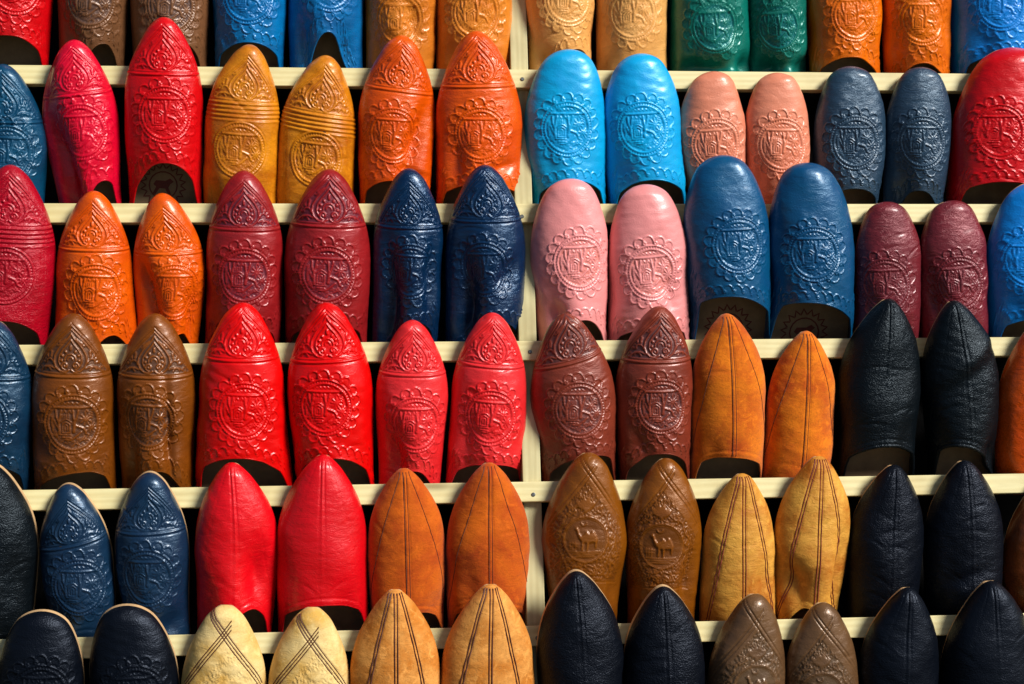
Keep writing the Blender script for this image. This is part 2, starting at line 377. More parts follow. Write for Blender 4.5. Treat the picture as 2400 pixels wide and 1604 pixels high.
def toe_ornament():
    """x across, y up; y=0 at the band, apex near y=+50"""
    f = Field(62); rnd = random.Random(9)
    tri = np.clip((50-f.Y-np.abs(f.X)*1.02)/1.5, 0, 1)*np.clip((f.Y-1.2)/1.0, 0, 1)
    H0 = -0.95*tri; f.H = H0.copy(); f.H0 = H0
    for k in range(420):
        x, y = rnd.uniform(-45, 45), rnd.uniform(2, 50)
        if y+abs(x)*1.02 < 48: f.dot(x, y, 0.9, 0.12)
    ln, h = f.line, 1.05
    for s in (-1, 1):
        ln([(0, 45.5), (s*3, 40.5), (s*8, 35), (s*13.5, 28.5), (s*18, 21), (s*19, 14.5), (s*16.8, 8), (s*11.5, 3.6), (s*5, 2.6), (s*1.4, 5)], 1.35, h)
        ln([(0, 38.5), (s*3.4, 33.5), (s*8.6, 27.5), (s*12.8, 20.5), (s*13.4, 14), (s*10.8, 8.8)], 1.1, h*.9)
        f.spiral(s*5.9, 9.8, 4.6, -math.pi/2, 1.3, 1.2, h, s)
        # leaves beside the point
        ln([(s*6, 38.5), (s*12.6, 34.2)], 1.9, h); ln([(s*11, 33.5), (s*15.5, 31.4)], 1.3, h)
        # half flowers in the corners
        cx, cy = s*24.5, 12.0
        f.arc(cx, cy, 4.6, 0.0, math.pi, 1.1, h)
        for k in range(4):
            a = math.radians(100-k*32) if s > 0 else math.radians(80+k*32)
            ln([(cx+7.6*math.cos(a), cy+7.6*math.sin(a)), (cx+(10.6+(k == 0)*2)*math.cos(a), cy+(10.6+(k == 0)*2)*math.sin(a))], 2.1, h)
        ln([(s*18, 6.5), (s*24, 8.6), (s*31, 7.2), (s*36, 3.4)], 1.1, h); f.arc(s*27, 3.2, 4.2, 0.2, 2.94, 1.05, h); f.arc(s*38.6, 4.6, 2.6, 0, 6.28, 1.0, h)
    # flower in the spade
    f.arc(0, 16.2, 6.4, -0.1, math.pi+0.1, 1.15, h); f.arc(0, 16.2, 3.2, 0, math.pi, 0.95, h*.8)
    for k in range(7):
        a = math.pi*(-0.04+1.08*k/6); r1 = 11.4 if k == 3 else 9.8
        ln([(r1*math.cos(a), 16.6+r1*math.sin(a)), ((r1+(3.2 if k == 3 else 0.6))*math.cos(a), 16.6+(r1+(3.2 if k == 3 else 0.6))*math.sin(a))], 2.0, h)
    f.B = tri*(1-np.clip((f.H-H0)/0.55, 0, 1))
    # double chevron tooled around the field
    f.H0 = np.zeros_like(H0)
    for off, ht in ((52.0, -1.15), (56.2, -0.75)):
        for s in (-1, 1): ln([(0, off), (s*15, off-14.5), (s*30, off-31), (s*44, off-50)], 1.1, ht)
    f.blur(1)
    return f

def camel_panel():
    """x across, y up, 0,0 = centre of the camel roundel"""
    f = Field(70, 0.3); rnd = random.Random(3)
    X, Y = f.X, f.Y
    tri = np.clip((66-Y-np.abs(X)*1.25)/2, 0, 1)*np.clip((Y+48+0.004*X*X)/2, 0, 1)*np.clip((46-np.abs(X))/3, 0, 1)
    H0 = -0.5*tri; f.H = H0.copy(); f.H0 = H0; f.B = tri.copy()
    for _ in range(2600):
        x, y = rnd.uniform(-46, 46), rnd.uniform(-48, 64)
        if y+abs(x)*1.25 < 65 and math.hypot(x, y) > 25: f.dot(x, y, rnd.uniform(0.9, 1.3), rnd.uniform(0.6, 1.0))
    f.arc(0, 0, 26, 0, 6.284, 1.1, 1.1); f.arc(0, 0, 24, 0, 6.284, 0.6, 0.5)
    Cm = [(-13,12.5),(-10.5,14.6),(-8.4,13.6),(-7,8),(-4.5,4.6),(-1.5,6.5),(1,10.2),(3,9),(5,7),(7.5,10.4),(10,9.5),(12.5,5),(14.5,-1),(13.2,-3),(12.4,-9.5),(10.6,-9.5),(10.4,-3.5),(3.8,-3.8),(2.6,-13),(0.8,-13),(0.6,-3.6),(-2,-3.4),(-3.2,-12.5),(-5,-12.5),(-4.8,-2.5),(-8,1.5),(-10,7),(-10.8,10.4),(-13.2,10.8)]
    f.poly(Cm, 1.3, 1.0)
    for y, a, b in ((-14.5,-19,17),(-17,-16,15),(-19.5,-12,10),(-5,-20,-9),(-8,-20,-10)): f.line([(a,y),(b,y+0.4)], 0.75, 0.8)
    for x in (-18,-15,-12): f.line([(x,-13),(x,-3)], 0.7, 0.7)
    f.arc(-2, 19.5, 3.2, math.pi, 6.283, 0.8, 0.9)
    f.poly([(0,29.5),(3,33),(9.5,36),(12,42),(6,43.5),(2.4,50),(0,46),(-2.4,50),(-6,43.5),(-12,42),(-9.5,36),(-3,33)], 1.0, 1.2)
    for s in (-1, 1):
        f.spiral(s*17, 33, 4.6, 0.5, 1.4, 0.9, 1.0, s); f.line([(s*20, 30),(s*25, 25),(s*27, 16),(s*33, 8)], 0.9, 1.0); f.spiral(s*33, 2, 5, 1.2, 1.4, 0.9, 1.0, -s)
        f.line([(s*37, -2),(s*33, -12),(s*28, -20),(s*24, -30)], 0.9, 1.0); f.spiral(s*36, -20, 4.5, 2, 1.3, 0.9, 1.0, s); f.spiral(s*20, -36, 5, 0.4, 1.4, 0.9, 1.0, s)
        f.line([(s*30,-28),(s*37,-33),(s*40,-38)], 1.6, 0.9); f.line([(s*30,-28),(s*31,-38)], 1.6, 0.9); f.line([(s*4,-30),(s*12,-33),(s*14,-40)], 0.9, 1.0); f.spiral(s*7,-38,4,1,1.3,0.9,1.0,-s)
    f.B = tri*(1-np.clip((f.H-H0)/0.6, 0, 1))
    f.H0 = np.zeros_like(H0)
    f.line([(x, -49-0.004*x*x) for x in np.linspace(-46, 46, 16)], 0.9, -0.7)
    f.blur(1)
    return f

def border_tile():
    f = Field(24); wave_scallop(f, 0, 0, math.pi/2, 1.0, 1.0); f.blur(1); return f

MED, MED_RING, TOE, CAMEL, TILE = medallion(True), medallion(False), toe_ornament(), camel_panel(), border_tile()

# ------------------------------------------------------------------ slipper shape
PT = np.array([(0,0),(.012,.115),(.03,.185),(.05,.235),(.1,.34),(.15,.42),(.24,.525),(.33,.62),(.51,.78),(.69,.895),(.87,.967),(1.05,1.0)])
SM = np.array([(0,0),(.012,.10),(.03,.165),(.05,.21),(.1,.31),(.15,.395),(.24,.515),(.33,.625),(.51,.80),(.69,.91),(.87,.97),(1.05,1.0)])
RD = np.array([(0,0),(.012,.19),(.03,.30),(.05,.38),(.1,.52),(.18,.64),(.27,.73),(.45,.86),(.63,.945),(.8,.985),(1.0,1.0)])
def prof(tab, d):
    u = np.sqrt(np.clip(d, 0, None)); x = np.sqrt(tab[:,0]); y = tab[:,1]
    m = np.gradient(y, x); i = np.clip(np.searchsorted(x, u)-1, 0, len(x)-2)
    h = x[i+1]-x[i]; t = np.clip((u-x[i])/h, 0, 1)
    r = (2*t**3-3*t**2+1)*y[i]+(t**3-2*t**2+t)*h*m[i]+(-2*t**3+3*t**2)*y[i+1]+(t**3-t**2)*h*m[i+1]
    return np.where(u >= x[-1], 1.0, r)

# table of super-elliptic half sections resampled by arc length
NSE = 2.08; RHO = np.linspace(0.15, 2.6, 40); FF = np.linspace(0, 1, 81); SEC = np.zeros((40, 81, 2)); SLEN = np.zeros(40)
for i, r in enumerate(RHO):
    ph = np.linspace(math.pi/2, 0, 400); x = np.cos(ph)**(2/NSE); z = r*np.sin(ph)**(2/NSE); x[0] = 0; z[-1] = 0
    s = np.concatenate([[0], np.cumsum(np.hypot(np.diff(x), np.diff(z)))]); SLEN[i] = s[-1]
    SEC[i,:,0] = np.interp(FF*s[-1], s, x); SEC[i,:,1] = np.interp(FF*s[-1], s, z)
def section(rho, f):
    a = np.clip((rho-RHO[0])/(RHO[1]-RHO[0]), 0, 38.999); i = a.astype(int); a = a-i
    g = np.clip(np.abs(f), 0, 1)*80; j = np.minimum(g.astype(int), 79); g = g-j
    q = lambda c: (SEC[i,j,c]*(1-a)*(1-g)+SEC[i+1,j,c]*a*(1-g)+SEC[i,j+1,c]*(1-a)*g+SEC[i+1,j+1,c]*a*g)
    return q(0)*np.sign(f), q(1), SLEN[i]*(1-a)+SLEN[np.minimum(i+1,39)]*a

def grid_normals(P):
    du = np.empty_like(P); dv = np.empty_like(P)
    du[:,1:-1] = P[:,2:]-P[:,:-2]; du[:,0] = P[:,1]-P[:,0]; du[:,-1] = P[:,-1]-P[:,-2]
    dv[1:-1] = P[2:]-P[:-2]; dv[0] = P[1]-P[0]; dv[-1] = P[-1]-P[-2]
    N = np.cross(du, dv); l = np.linalg.norm(N, axis=2, keepdims=True)
    N = N/np.maximum(l, 1e-12)
    bad = (l[...,0] < 1e-11)
    N[bad] = (0, 0.9, 0.43)
    return N

def wavy(rs, X, Y, n, lo, hi):
    r = np.zeros_like(X)
    for _ in range(n):
        a = rs.uniform(0, 6.283); k = 2*math.pi/rs.uniform(lo, hi)
        r += np.cos(k*(X*math.cos(a)+Y*math.sin(a))+rs.uniform(0, 6.283))
    return r/math.sqrt(n)

def strip_tube(paths, rad, sides=6):
    """closed-section tubes along polylines (list of (pts, normals))"""
    V, F = [], []
    for P, N in paths:
        P = np.asarray(P); N = np.asarray(N); n = len(P)
        T = np.gradient(P, axis=0); T /= np.maximum(np.linalg.norm(T, axis=1, keepdims=True), 1e-9)
        S = np.cross(T, N); S /= np.maximum(np.linalg.norm(S, axis=1, keepdims=True), 1e-9); U = np.cross(S, T)
        b = len(V)
        for i in range(n):
            for k in range(sides):
                a = 2*math.pi*k/sides; V.append(P[i]+rad*(math.cos(a)*S[i]+math.sin(a)*U[i]))
        for i in range(n-1):
            for k in range(sides):
                F.append((b+i*sides+k, b+i*sides+(k+1)%sides, b+(i+1)*sides+(k+1)%sides, b+(i+1)*sides+k))
        F.append(tuple(b+k for k in range(sides))[::-1]); F.append(tuple(b+(n-1)*sides+k for k in range(sides)))
    return V, F

# ------------------------------------------------------------------ the rack
ZK = {k: (3-k)*SLAT_D for k in range(0, 8)}
for k, dz in ((2, -0.002), (3, -0.0025), (4, -0.002)): ZK[k] += dz
YB, TS = 0.057, 0.006
SLOPE = (YB+TS/0.92+0.0012)/(SLAT_D-SLAT_H)
ALPHA = math.atan(SLOPE)
UP = np.array([0, -math.sin(ALPHA), math.cos(ALPHA)]); NRM = np.array([0, -math.cos(ALPHA), -math.sin(ALPHA)])

rack = bpy.data.objects.new('display_rack', None); COL.objects.link(rack)
rack['label'] = 'pale pine rack of horizontal slats on an upright post, holding all slippers'; rack['category'] = 'rack'
rack.matrix_world = G @ Matrix.Translation((0, 0, ZK[6]-0.2))
Z0 = ZK[6]-0.2
rr = random.Random(2)
for k in range(0, 7):
    z = ZK[k]-Z0
    s = bevel_box('slat', -1.0, 1.0, 0.0, 0.012, z-SLAT_H, z, WOOD_X, rack, 0.0011)
    s.location = (0, 0, 0)
    if 1 <= k <= 5:
        for (qx, qz) in ((POST_X-0.012+rr.uniform(-.003, .003), z-0.0145+rr.uniform(-.002, .002)),):
            th = np.linspace(0, 2*math.pi, 17)[:-1]
            V = [(qx+r*math.cos(t), y, qz+r*math.sin(t)) for r, y in ((0.0024, 0.0005), (0.0024, -0.0007), (0.0017, -0.0011)) for t in th]+[(qx, -0.0011, qz)]
            F = [(i+16*j, (i+1)%16+16*j, (i+1)%16+16*(j+1), i+16*(j+1)) for j in (0, 1) for i in range(16)]+[(i+32, (i+1)%16+32, 48) for i in range(16)]
            sc = mesh_obj('screw', V, F, SCREW, s, smooth=False)
    for a, b in ((-1.0, POST_X-0.0245), (POST_X+0.002, 1.0)):
        bevel_box('ledge', a, b, 0.0125, 0.098, z-0.0222, z-0.0135, DARKWOOD, rack, 0.0008)
bevel_box('post', POST_X-0.0215, POST_X, 0.0125, 0.034, 0.0, ZK[0]-Z0+0.05, WOOD_Z, rack, 0.001)
bd = bevel_box('void_shade_panel', -1.0, 1.0, 0.1, 0.108, 0.0, ZK[0]-Z0+0.1, BACK, rack, 0.001)  # added sheet: shade of the open gap behind the rack, as a dark panel

# ------------------------------------------------------------------ slippers
def build(spec, idx):
    row, tip, mid, base, typ, mat = spec['row'], spec['tip'], spec['mid'], spec['base'], spec['type'], spec['mat']
    rs = np.random.RandomState(100+idx)
    zk = ZK[row+1]
    p_sole = np.array([0, YB, zk])
    sil = p_sole+NRM*0.009
    T = ray(tip[0], tip[1], sil, NRM)
    # base line: where the sole plane crosses the top edge of the slat
    def on_slat(px, lo=None):
        yy = zk
        d = CR @ np.array([(px*2400/2346-IW/2)/(FOC*IW), 0, -1.0]); d2 = CR @ np.array([(px*2400/2346-IW/2)/(FOC*IW), 0.1, -1.0])
        # find the picture row where the ray meets the silhouette plane at height zk
        A = ray(px, 0, sil, NRM); B = ray(px, 1568, sil, NRM)
        t = (zk-A[2])/(B[2]-A[2]); return A+(B-A)*t
    bl, br = on_slat(base[0]), on_slat(base[1])
    Bc = (bl+br)/2
    Y = T-Bc; Ln = np.linalg.norm(Y); Yv = Y/Ln
    Zv = NRM; Xv = np.cross(Yv, Zv)
    O = Bc-NRM*0.009
    loc = lambda p: np.array([np.dot(p-O, Xv), np.dot(p-O, Yv), np.dot(p-O, Zv)])
    # widths
    ym_px = tip[1]+ (mid[2] if len(mid) > 2 else (mid[1]-mid[0])*1.1)
    ml, mr = loc(ray(mid[0], ym_px, sil, NRM)), loc(ray(mid[1], ym_px, sil, NRM))
    W = mr[0]-ml[0]; cm = (mr[0]+ml[0])/2; ym = (mr[1]+ml[1])/2; Wb = loc(br)[0]-loc(bl)[0]
    Wm = W/1000.0*1000
    tab = {'M': RD, 'P': PT, 'R': PT, 'S': SM, 'Y': SM, 'C': PT}[typ]
    if spec.get('blunt'): tab = PT*(1-spec['blunt'])+np.column_stack([PT[:,0], np.interp(PT[:,0], RD[:,0], RD[:,1])])*spec['blunt']
    knee = Ln-1.02*W
    q = cm/max(1e-6, (ym*(Ln-ym)))                 # centre line bow through mid
    q = float(np.clip(q, -6, 6))
    cx = lambda y: q*np.clip(y, -0.02, Ln)*(Ln-np.clip(y, -0.02, Ln))
    def hw(y):
        w0 = prof(tab, (Ln-y)/W)*W/2
        t = np.clip((knee-y)/max(knee, 0.02), 0, 1.2); sm = t*t*(3-2*t) if np.isscalar(t) else np.minimum(t, 1)**2*(3-2*np.minimum(t, 1))
        return w0*(1+(Wb/W-1)*sm)
    hmax = spec.get('h', 0.46)*W
    def hh(y):
        d = np.clip(Ln-y, 0, None)
        tipr = 0.145*W*np.sqrt(np.clip(1-(1-np.clip(d/(0.13*W), 0, 1))**2, 0, 1))
        rise = np.clip((d-0.04*W)/(1.75*W), 0, 1); rise = rise*(1.75-0.75*rise)
        h = tipr+(hmax-0.145*W)*np.clip(rise, 0, 1)
        return h*(1-0.17*np.clip((0.045-y)/0.06, 0, 1))
    # throat
    YS = -0.016
    thr = spec.get('thr')
    if thr:
        pz = p_sole+NRM*hmax*0.97
        yc = loc(ray(thr[0], thr[1], pz, NRM))[1]; f0 = float(np.clip((loc(ray(thr[0], thr[1], pz, NRM))[0]-cx(yc))/(0.68*W), -0.45, 0.45))
        wf = thr[2] if len(thr) > 2 else 0.6; wf *= 1.34 if wf < 0.52 else 1.7
    else: yc, f0, wf = YS+0.010, 0.0, 0.6
    def ystart(f):
        e = np.clip((0.97-np.abs(f))/0.37, 0, 1); return YS+(yc-YS)*np.exp(-(np.abs(f-f0)/wf)**2.2)*(e*e*(3-2*e))
    # grid
    emb = typ in 'MPRC'
    nc, nr = (104, 190) if emb else (64, 110)
    if row == 0: nr = 130 if emb else 80
    if row == 5: nr = 135 if emb else 80
    u = np.linspace(-1, 1, nc); f = u*0.76+0.24*u**3 if emb else u*0.85+0.15*u**3
    f = f*(1.0)
    t = np.linspace(0, 1, nr)
    # denser near the tip; hidden halves coarser
    g = 1-(1-t)**1.0
    if row == 0: g = 0.62*t+0.38*t**4
    elif row == 5: g = 1-(0.55*(1-t)+0.45*(1-t)**4)
    tipc = 0.06; g = np.where(g > 1-tipc, 1-tipc*np.clip((1-g)/tipc, 0, None)**1.9, g)
    ys = ystart(f)[None,:]; YY = ys+(Ln-ys)*g[:,None]
    FFm = np.repeat(f[None,:], nr, 0)
    w_, h_ = np.maximum(hw(YY), 1e-5), np.maximum(hh(YY), 1e-5)
    xs, zs, sl = section(h_/w_, FFm)
    P = np.stack([cx(YY)+xs*w_, YY, zs*w_], -1)
    arc = FFm*sl*w_*1000.0                          # mm across, along the skin
    dm = (Ln-YY)*1000.0                             # mm from the tip
    N = grid_normals(P)
    edge = np.clip((1-np.abs(FFm))/0.16, 0, 1)**0.7*np.clip(dm/6, 0, 1)
    D = wavy(rs, arc, dm, 6, 45, 110)*0.85*edge + wavy(rs, arc, dm*1.6, 6, 16, 36)*0.16*edge + wavy(rs, arc*0.7, dm*1.3, 6, 7, 14)*0.05*edge
    dl = list(spec.get('dents', ()))
    for _ in range(2 if typ in 'MPR' else 1):           # every pair has been handled: slight random dents
        dl.append((rs.choice([-1, 1])*rs.uniform(.35, .85), rs.uniform(18, 75), rs.uniform(7, 13), rs.uniform(12, 34), rs.uniform(-25, 25), rs.uniform(1.2, 2.8)))
    for dn in dl:                # (across -1..1, mm above slat, sigma x mm, sigma y mm, angle deg, depth mm)
        fx, yy, sx, sy, an, dp = dn; dp *= 1.7
        ax = arc-fx*0.5*W*1000; ay = YY*1000-yy; ca, sa = math.cos(math.radians(an)), math.sin(math.radians(an))
        e = np.exp(-0.5*(((ax*ca+ay*sa)/sx)**2+((-ax*sa+ay*ca)/sy)**2))
        D -= dp*e*edge
    for _ in range(spec.get('creases', 3)):          # a few slack creases of the skin
        ax, ay, an, ln, dp = rs.uniform(-35, 35), rs.uniform(15, Ln*1000*0.8), rs.uniform(-0.7, 0.7), rs.uniform(8, 22), rs.uniform(0.35, 0.85)
        xx = (arc-ax)*math.cos(an)+(YY*1000-ay)*math.sin(an); yv = -(arc-ax)*math.sin(an)+(YY*1000-ay)*math.cos(an)+0.01*xx**2
        D -= dp*np.exp(-(xx/ln)**2)*np.exp(-(yv/1.8)**2)*edge
    # vamp sags or flattens
    P = P+N*(D/1000.0)[...,None]
    N = grid_normals(P)
    # ------- stamping
    E = np.zeros_like(arc); BU = np.zeros_like(arc); part = np.zeros(arc.shape, int)
    pz2 = p_sole+NRM*hmax*0.72
    k_em = spec.get('emb', rs.uniform(0.95, 1.3))
    if typ in 'MPR':
        mc = loc(ray(spec['med'][0], spec['med'][1], pz2, NRM)); sc = spec.get('ms', 1.0)
        dx = (arc-(mc[0]-float(cx(mc[1])))*1000*1.06)/sc; dy = (YY-mc[1])*1000/sc
        ra = math.radians(rs.uniform(-3, 3)+spec.get('mrot', 0)); X2, Y2 = dx*math.cos(ra)+dy*math.sin(ra), -dx*math.sin(ra)+dy*math.cos(ra)
        fld = MED_RING if typ == 'R' else MED
        E += fld.sample(X2, Y2); BU = np.maximum(BU, fld.sample(X2, Y2, fld.B))
        part[np.hypot(X2, Y2) < (34 if typ == 'R' else 45.5)] = 1
        mask_med = np.hypot(X2, Y2) < 45
        # running border round the throat
        dist = (YY-ys)*1000
        if typ != 'R' and not spec.get('noborder'):
            slope = np.gradient(ys[0], f)[None,:]/(0.66*W); kk = 1/np.sqrt(1+slope**2)
            sx = np.cumsum(np.concatenate([[0], np.hypot(np.diff(ys[0]*1000), np.diff(arc[2]))]))[None,:]; sx = sx-sx[0, nc//2]
            tx = (sx+5.8) % 11.6-5.8; bv = TILE.sample(tx+0*YY, dist*kk-9.0)
            E += np.where(mask_med, 0, bv)*0.9
    if typ in 'PR':
        yb_ = loc(ray(spec['tip'][0], tip[1]+spec.get('band', 128), pz2, NRM))[1]
        bt = spec.get('btilt', 0)*arc/40.0
        by = (YY-yb_)*1000+bt; s2 = min(1.05, W/0.094)
        E += np.where(by > -1, TOE.sample(arc/s2, by/s2), 0); BU = np.maximum(BU, np.where(by > -1, TOE.sample(arc/s2, by/s2, TOE.B), 0))
        gv = lambda c, wd: np.exp(-((by-c)/wd)**2)
        if typ == 'P': E += -0.95*gv(-0.5, 0.9)+0.75*gv(-2.8, 1.2)-0.8*gv(-5.2, 0.9)
        else:
            for c in (-1, -6, -11, -16, -21): E += -0.9*gv(c, 1.0)+0.75*gv(c-2.6, 1.4)
        part[(by > -0.4)] = 2
        if typ == 'R':
            for sg in (-1, 1):
                for o in (41, 44.5): E -= 0.6*np.exp(-((arc-sg*o)/0.8)**2)*(by < -24)
    if typ == 'C':
        mc = loc(ray(spec['med'][0], spec['med'][1], pz2, NRM)); sc = spec.get('ms', 1.0)
        X2 = (arc-(mc[0]-float(cx(mc[1])))*1000*1.05)/sc; Y2 = (YY-mc[1])*1000/sc
        E += CAMEL.sample(X2, Y2); BU = CAMEL.sample(X2, Y2, CAMEL.B)
        part[np.hypot(X2, Y2) < 27] = 1
    seams = []
    if typ in 'SY':
        dd = dm/(W*1000)
        if typ == 'S':
            E += -0.8*np.exp(-((arc-2.0)/0.8)**2)-0.8*np.exp(-((arc+2.0)/0.8)**2)+0.6*np.exp(-(arc/1.4)**2)
            sidea = lambda d: (5+30*np.clip((d-0.05)/1.15, 0, 1.6)**0.95)*W/0.093*1.22
            for sg in (-1, 1): E -= 0.32*np.exp(-((arc-sg*sidea(dd))/0.7)**2)
            lines = [lambda d: 1.9+0*d, lambda d: -1.9+0*d, sidea, lambda d: -sidea(d)]
        else:
            sidea = lambda d: (4+26*np.clip(d/1.25, 0, 1.7)**0.85)*W/0.093*1.12
            for c in (0,): E -= 0.7*(np.exp(-((arc-1.7)/0.8)**2)+np.exp(-((arc+1.7)/0.8)**2))
            for sg in (-1, 1):
                for o in (-1.6, 1.6): E -= 0.7*np.exp(-((arc-sg*sidea(dd)-o)/0.8)**2)
            lines = [lambda d: 1.7+0*d, lambda d: -1.7+0*d]+[(lambda d, s_=s_, o=o: s_*sidea(d)+o) for s_ in (-1, 1) for o in (-1.6, 1.6)]
        # hem along the throat
        E += -0.6*np.exp(-(((YY-ys)*1000-7.5)/0.9)**2)+0.4*np.exp(-(((YY-ys)*1000-4)/2.5)**2)
        seams = [('v', ln) for ln in lines]
    if typ == 'C':
        apex = mc[1]*1000+spec.get('apex', 64)*sc; offs = spec.get('voffs', (-2.2, 2.2))
        for sg in (-1, 1):
            for o in offs:
                dist = ((YY*1000-apex)*0.62+sg*arc*0.785)-o*1.0
                E -= 0.75*np.exp(-(dist/0.8)**2)*(sg*arc > (-22 if sg > 0 else -8))*(np.abs(arc) < 52)
                seams.append(('c', (sg, o, apex)))
    E *= np.clip((1-np.abs(FFm))/0.08, 0, 1)*np.clip((dm-3)/4, 0, 1)
    P = P+N*(E*k_em/1000.0)[...,None]
    N = grid_normals(P)
    # ------- objects
    heel_y = -0.0125
    root = bpy.data.objects.new(spec['name'], None); COL.objects.link(root)
    off = Yv*heel_y
    Mw = Matrix([[Xv[0],Yv[0],Zv[0],O[0]+off[0]],[Xv[1],Yv[1],Zv[1],O[1]+off[1]],[Xv[2],Yv[2],Zv[2],O[2]+off[2]],[0,0,0,1]])
    root.matrix_world = G @ Mw
    root.empty_display_size = 0.02
    root['label'] = spec['label']; root['category'] = 'slipper'; root['group'] = 'leather slippers on the display rack'
    sh = np.array([0, -heel_y, 0])
    P = P+sh
    m = MT[mat]
    ii, jj = np.meshgrid(np.arange(nr-1), np.arange(nc-1), indexing='ij')
    Q = np.stack([ii*nc+jj, ii*nc+jj+1, (ii+1)*nc+jj+1, (ii+1)*nc+jj], -1).reshape(-1, 4)
    pf = part[:-1,:-1].reshape(-1); PF = P.reshape(-1, 3); NF = N.reshape(-1, 3); BF = BU.reshape(-1)
    names = {0: 'vamp', 1: 'medallion', 2: 'toe_cap'}
    vamp = None
    for pid in (0, 1, 2):
        q4 = Q[pf == pid]
        if len(q4) == 0: continue
        used, inv = np.unique(q4, return_inverse=True)
        par = root if pid != 1 else vamp
        o = mesh_obj(names[pid], PF[used], inv.reshape(-1, 4), m, par, True, NF[used], BF[used])
        if pid == 0: vamp = o
    # lining, two millimetres in
    js = np.linspace(0, nc-1, 34).astype(int); is_ = np.unique(np.concatenate([[0], np.linspace(0, nr*0.9, 26).astype(int)]))
    Li = (P-N*0.0021)[np.ix_(is_, js)]
    # keep inside the shoe
    Li[...,2] = np.maximum(Li[...,2], 0.0012)
    a, b = len(is_), len(js); i2, j2 = np.meshgrid(np.arange(a-1), np.arange(b-1), indexing='ij')
    Q2 = np.stack([i2*b+j2, (i2+1)*b+j2, (i2+1)*b+j2+1, i2*b+j2+1], -1).reshape(-1, 4)
    mesh_obj('lining', Li.reshape(-1, 3), Q2, LINING, root)
    # rolled edge of the throat
    br_ = spec.get('bind', 0.0012)
    sel = np.arange(2, nc-2, 2); Pe = P[0][sel]-N[0][sel]*0.0010; Ne = N[0][sel]
    V, F = strip_tube([(Pe, Ne)], br_, 8); mesh_obj('topline', V, F, m, root)
    # sole
    d = np.concatenate([[0, .0003, .001, .002, .0035, .0055, .008], np.linspace(.012, Ln+0.0, 46)])
    yl = Ln-d; wl = np.maximum(hw(yl)+spec.get('rim', -0.0024), 0.0); yl = np.minimum(yl, Ln+spec.get('rim', -0.0024)); wl[0] = 0.0004
    yy2 = np.concatenate([yl, [heel_y*0.4, heel_y*0.8, heel_y]]); wl = np.concatenate([wl, [Wb*0.47, Wb*0.42, Wb*0.33]])
    cc = cx(yy2); n = len(yy2)
    ring = [(c-w2, y) for c, w2, y in zip(cc, wl, yy2)]+[(c+w2, y) for c, w2, y in zip(cc[::-1], wl[::-1], yy2[::-1])]
    V = [(x, y-heel_y, z) for z in (0.0002, -TS) for x, y in ring]; R_ = len(ring)
    F = [tuple(range(R_))[::-1], tuple(range(R_, 2*R_))]+[(i, (i+1) % R_, R_+(i+1) % R_, R_+i) for i in range(R_)]
    so = mesh_obj('sole', V, F, SOLE_DK if spec.get('dsole') else SOLE, root, False)
    # insole
    yi = np.linspace(heel_y+0.001, min(yc+0.06, Ln-0.05), 18); wi = np.maximum(hw(np.maximum(yi, 0))-0.0028, 0.01); ci = cx(yi)
    V = [(c-w2, y-heel_y, 0.0010) for c, w2, y in zip(ci, wi, yi)]+[(c+w2, y-heel_y, 0.0010) for c, w2, y in zip(ci, wi, yi)]
    F = [(i, 18+i, 18+i+1, i+1) for i in range(17)]
    ins = mesh_obj('insole', V, F, INSOLE, root)
    if spec.get('stamp'):
        # printed sun-rayed seal with a galloping shape inside
        sxp, syp, sr = spec['stamp']; c = loc(ray(sxp, syp, p_sole+NRM*0.001, NRM)); V, F = [], []
        c = c+sh
        def tri(pts, z=0.0013):
            b_ = len(V); V.extend([(c[0]+x*sr, c[1]+y*sr, z) for x, y in pts]); F.append(tuple(range(b_, b_+len(pts))))
        nray = 18
        for k in range(nray):
            a0 = 2*math.pi*k/nray; a1 = a0+math.pi/nray; a2 = a0+2*math.pi/nray
            e = lambda a, r: (r*math.cos(a), r*math.sin(a))
            tri([e(a0, .78), e(a1, 1.0), e(a1, .91), e(a0+.03, .70)]); tri([e(a1, 1.0), e(a2, .78), e(a2-.03, .70), e(a1, .91)])
            tri([e(a0, .62), e(a2, .62), e(a2, .56), e(a0, .56)])
        tri([(-.42,.05),(-.3,.22),(.1,.2),(.3,.3),(.45,.16),(.3,.05),(.22,-.1),(.34,-.4),(.22,-.42),(.08,-.14),(-.16,-.12),(-.34,-.4),(-.46,-.36),(-.3,-.06)])
        mesh_obj('printed_seal', V, F, STAMP, ins, False)
    # stitching
    if seams and spec.get('thread'):
        paths = []
        Pm = P
        def at(ax, yv):
            # skin point for across (mm) and height above slat (m)
            yv = min(max(yv, YS), Ln-0.002)
            w0, h0 = float(hw(np.array([yv]))[0]), float(hh(np.array([yv]))[0]); _, _, s0 = section(np.array([h0/w0]), np.array([0.5]))
            fr = ax/(s0[0]*w0*1000)
            if abs(fr) > 0.97: return None
            jf = np.interp(fr, f, np.arange(nc)); y0 = float(ystart(np.array([fr]))[0]); gg = (yv-y0)/(Ln-y0)
            if gg < 0.004 or gg > 0.996: return None
            fi = np.interp(gg, g, np.arange(nr)); i, j = min(int(fi), nr-2), min(int(jf), nc-2); a, b = fi-i, jf-j
            bl_ = lambda A: A[i,j]*(1-a)*(1-b)+A[i+1,j]*a*(1-b)+A[i,j+1]*(1-a)*b+A[i+1,j+1]*a*b
            return bl_(P), bl_(N)
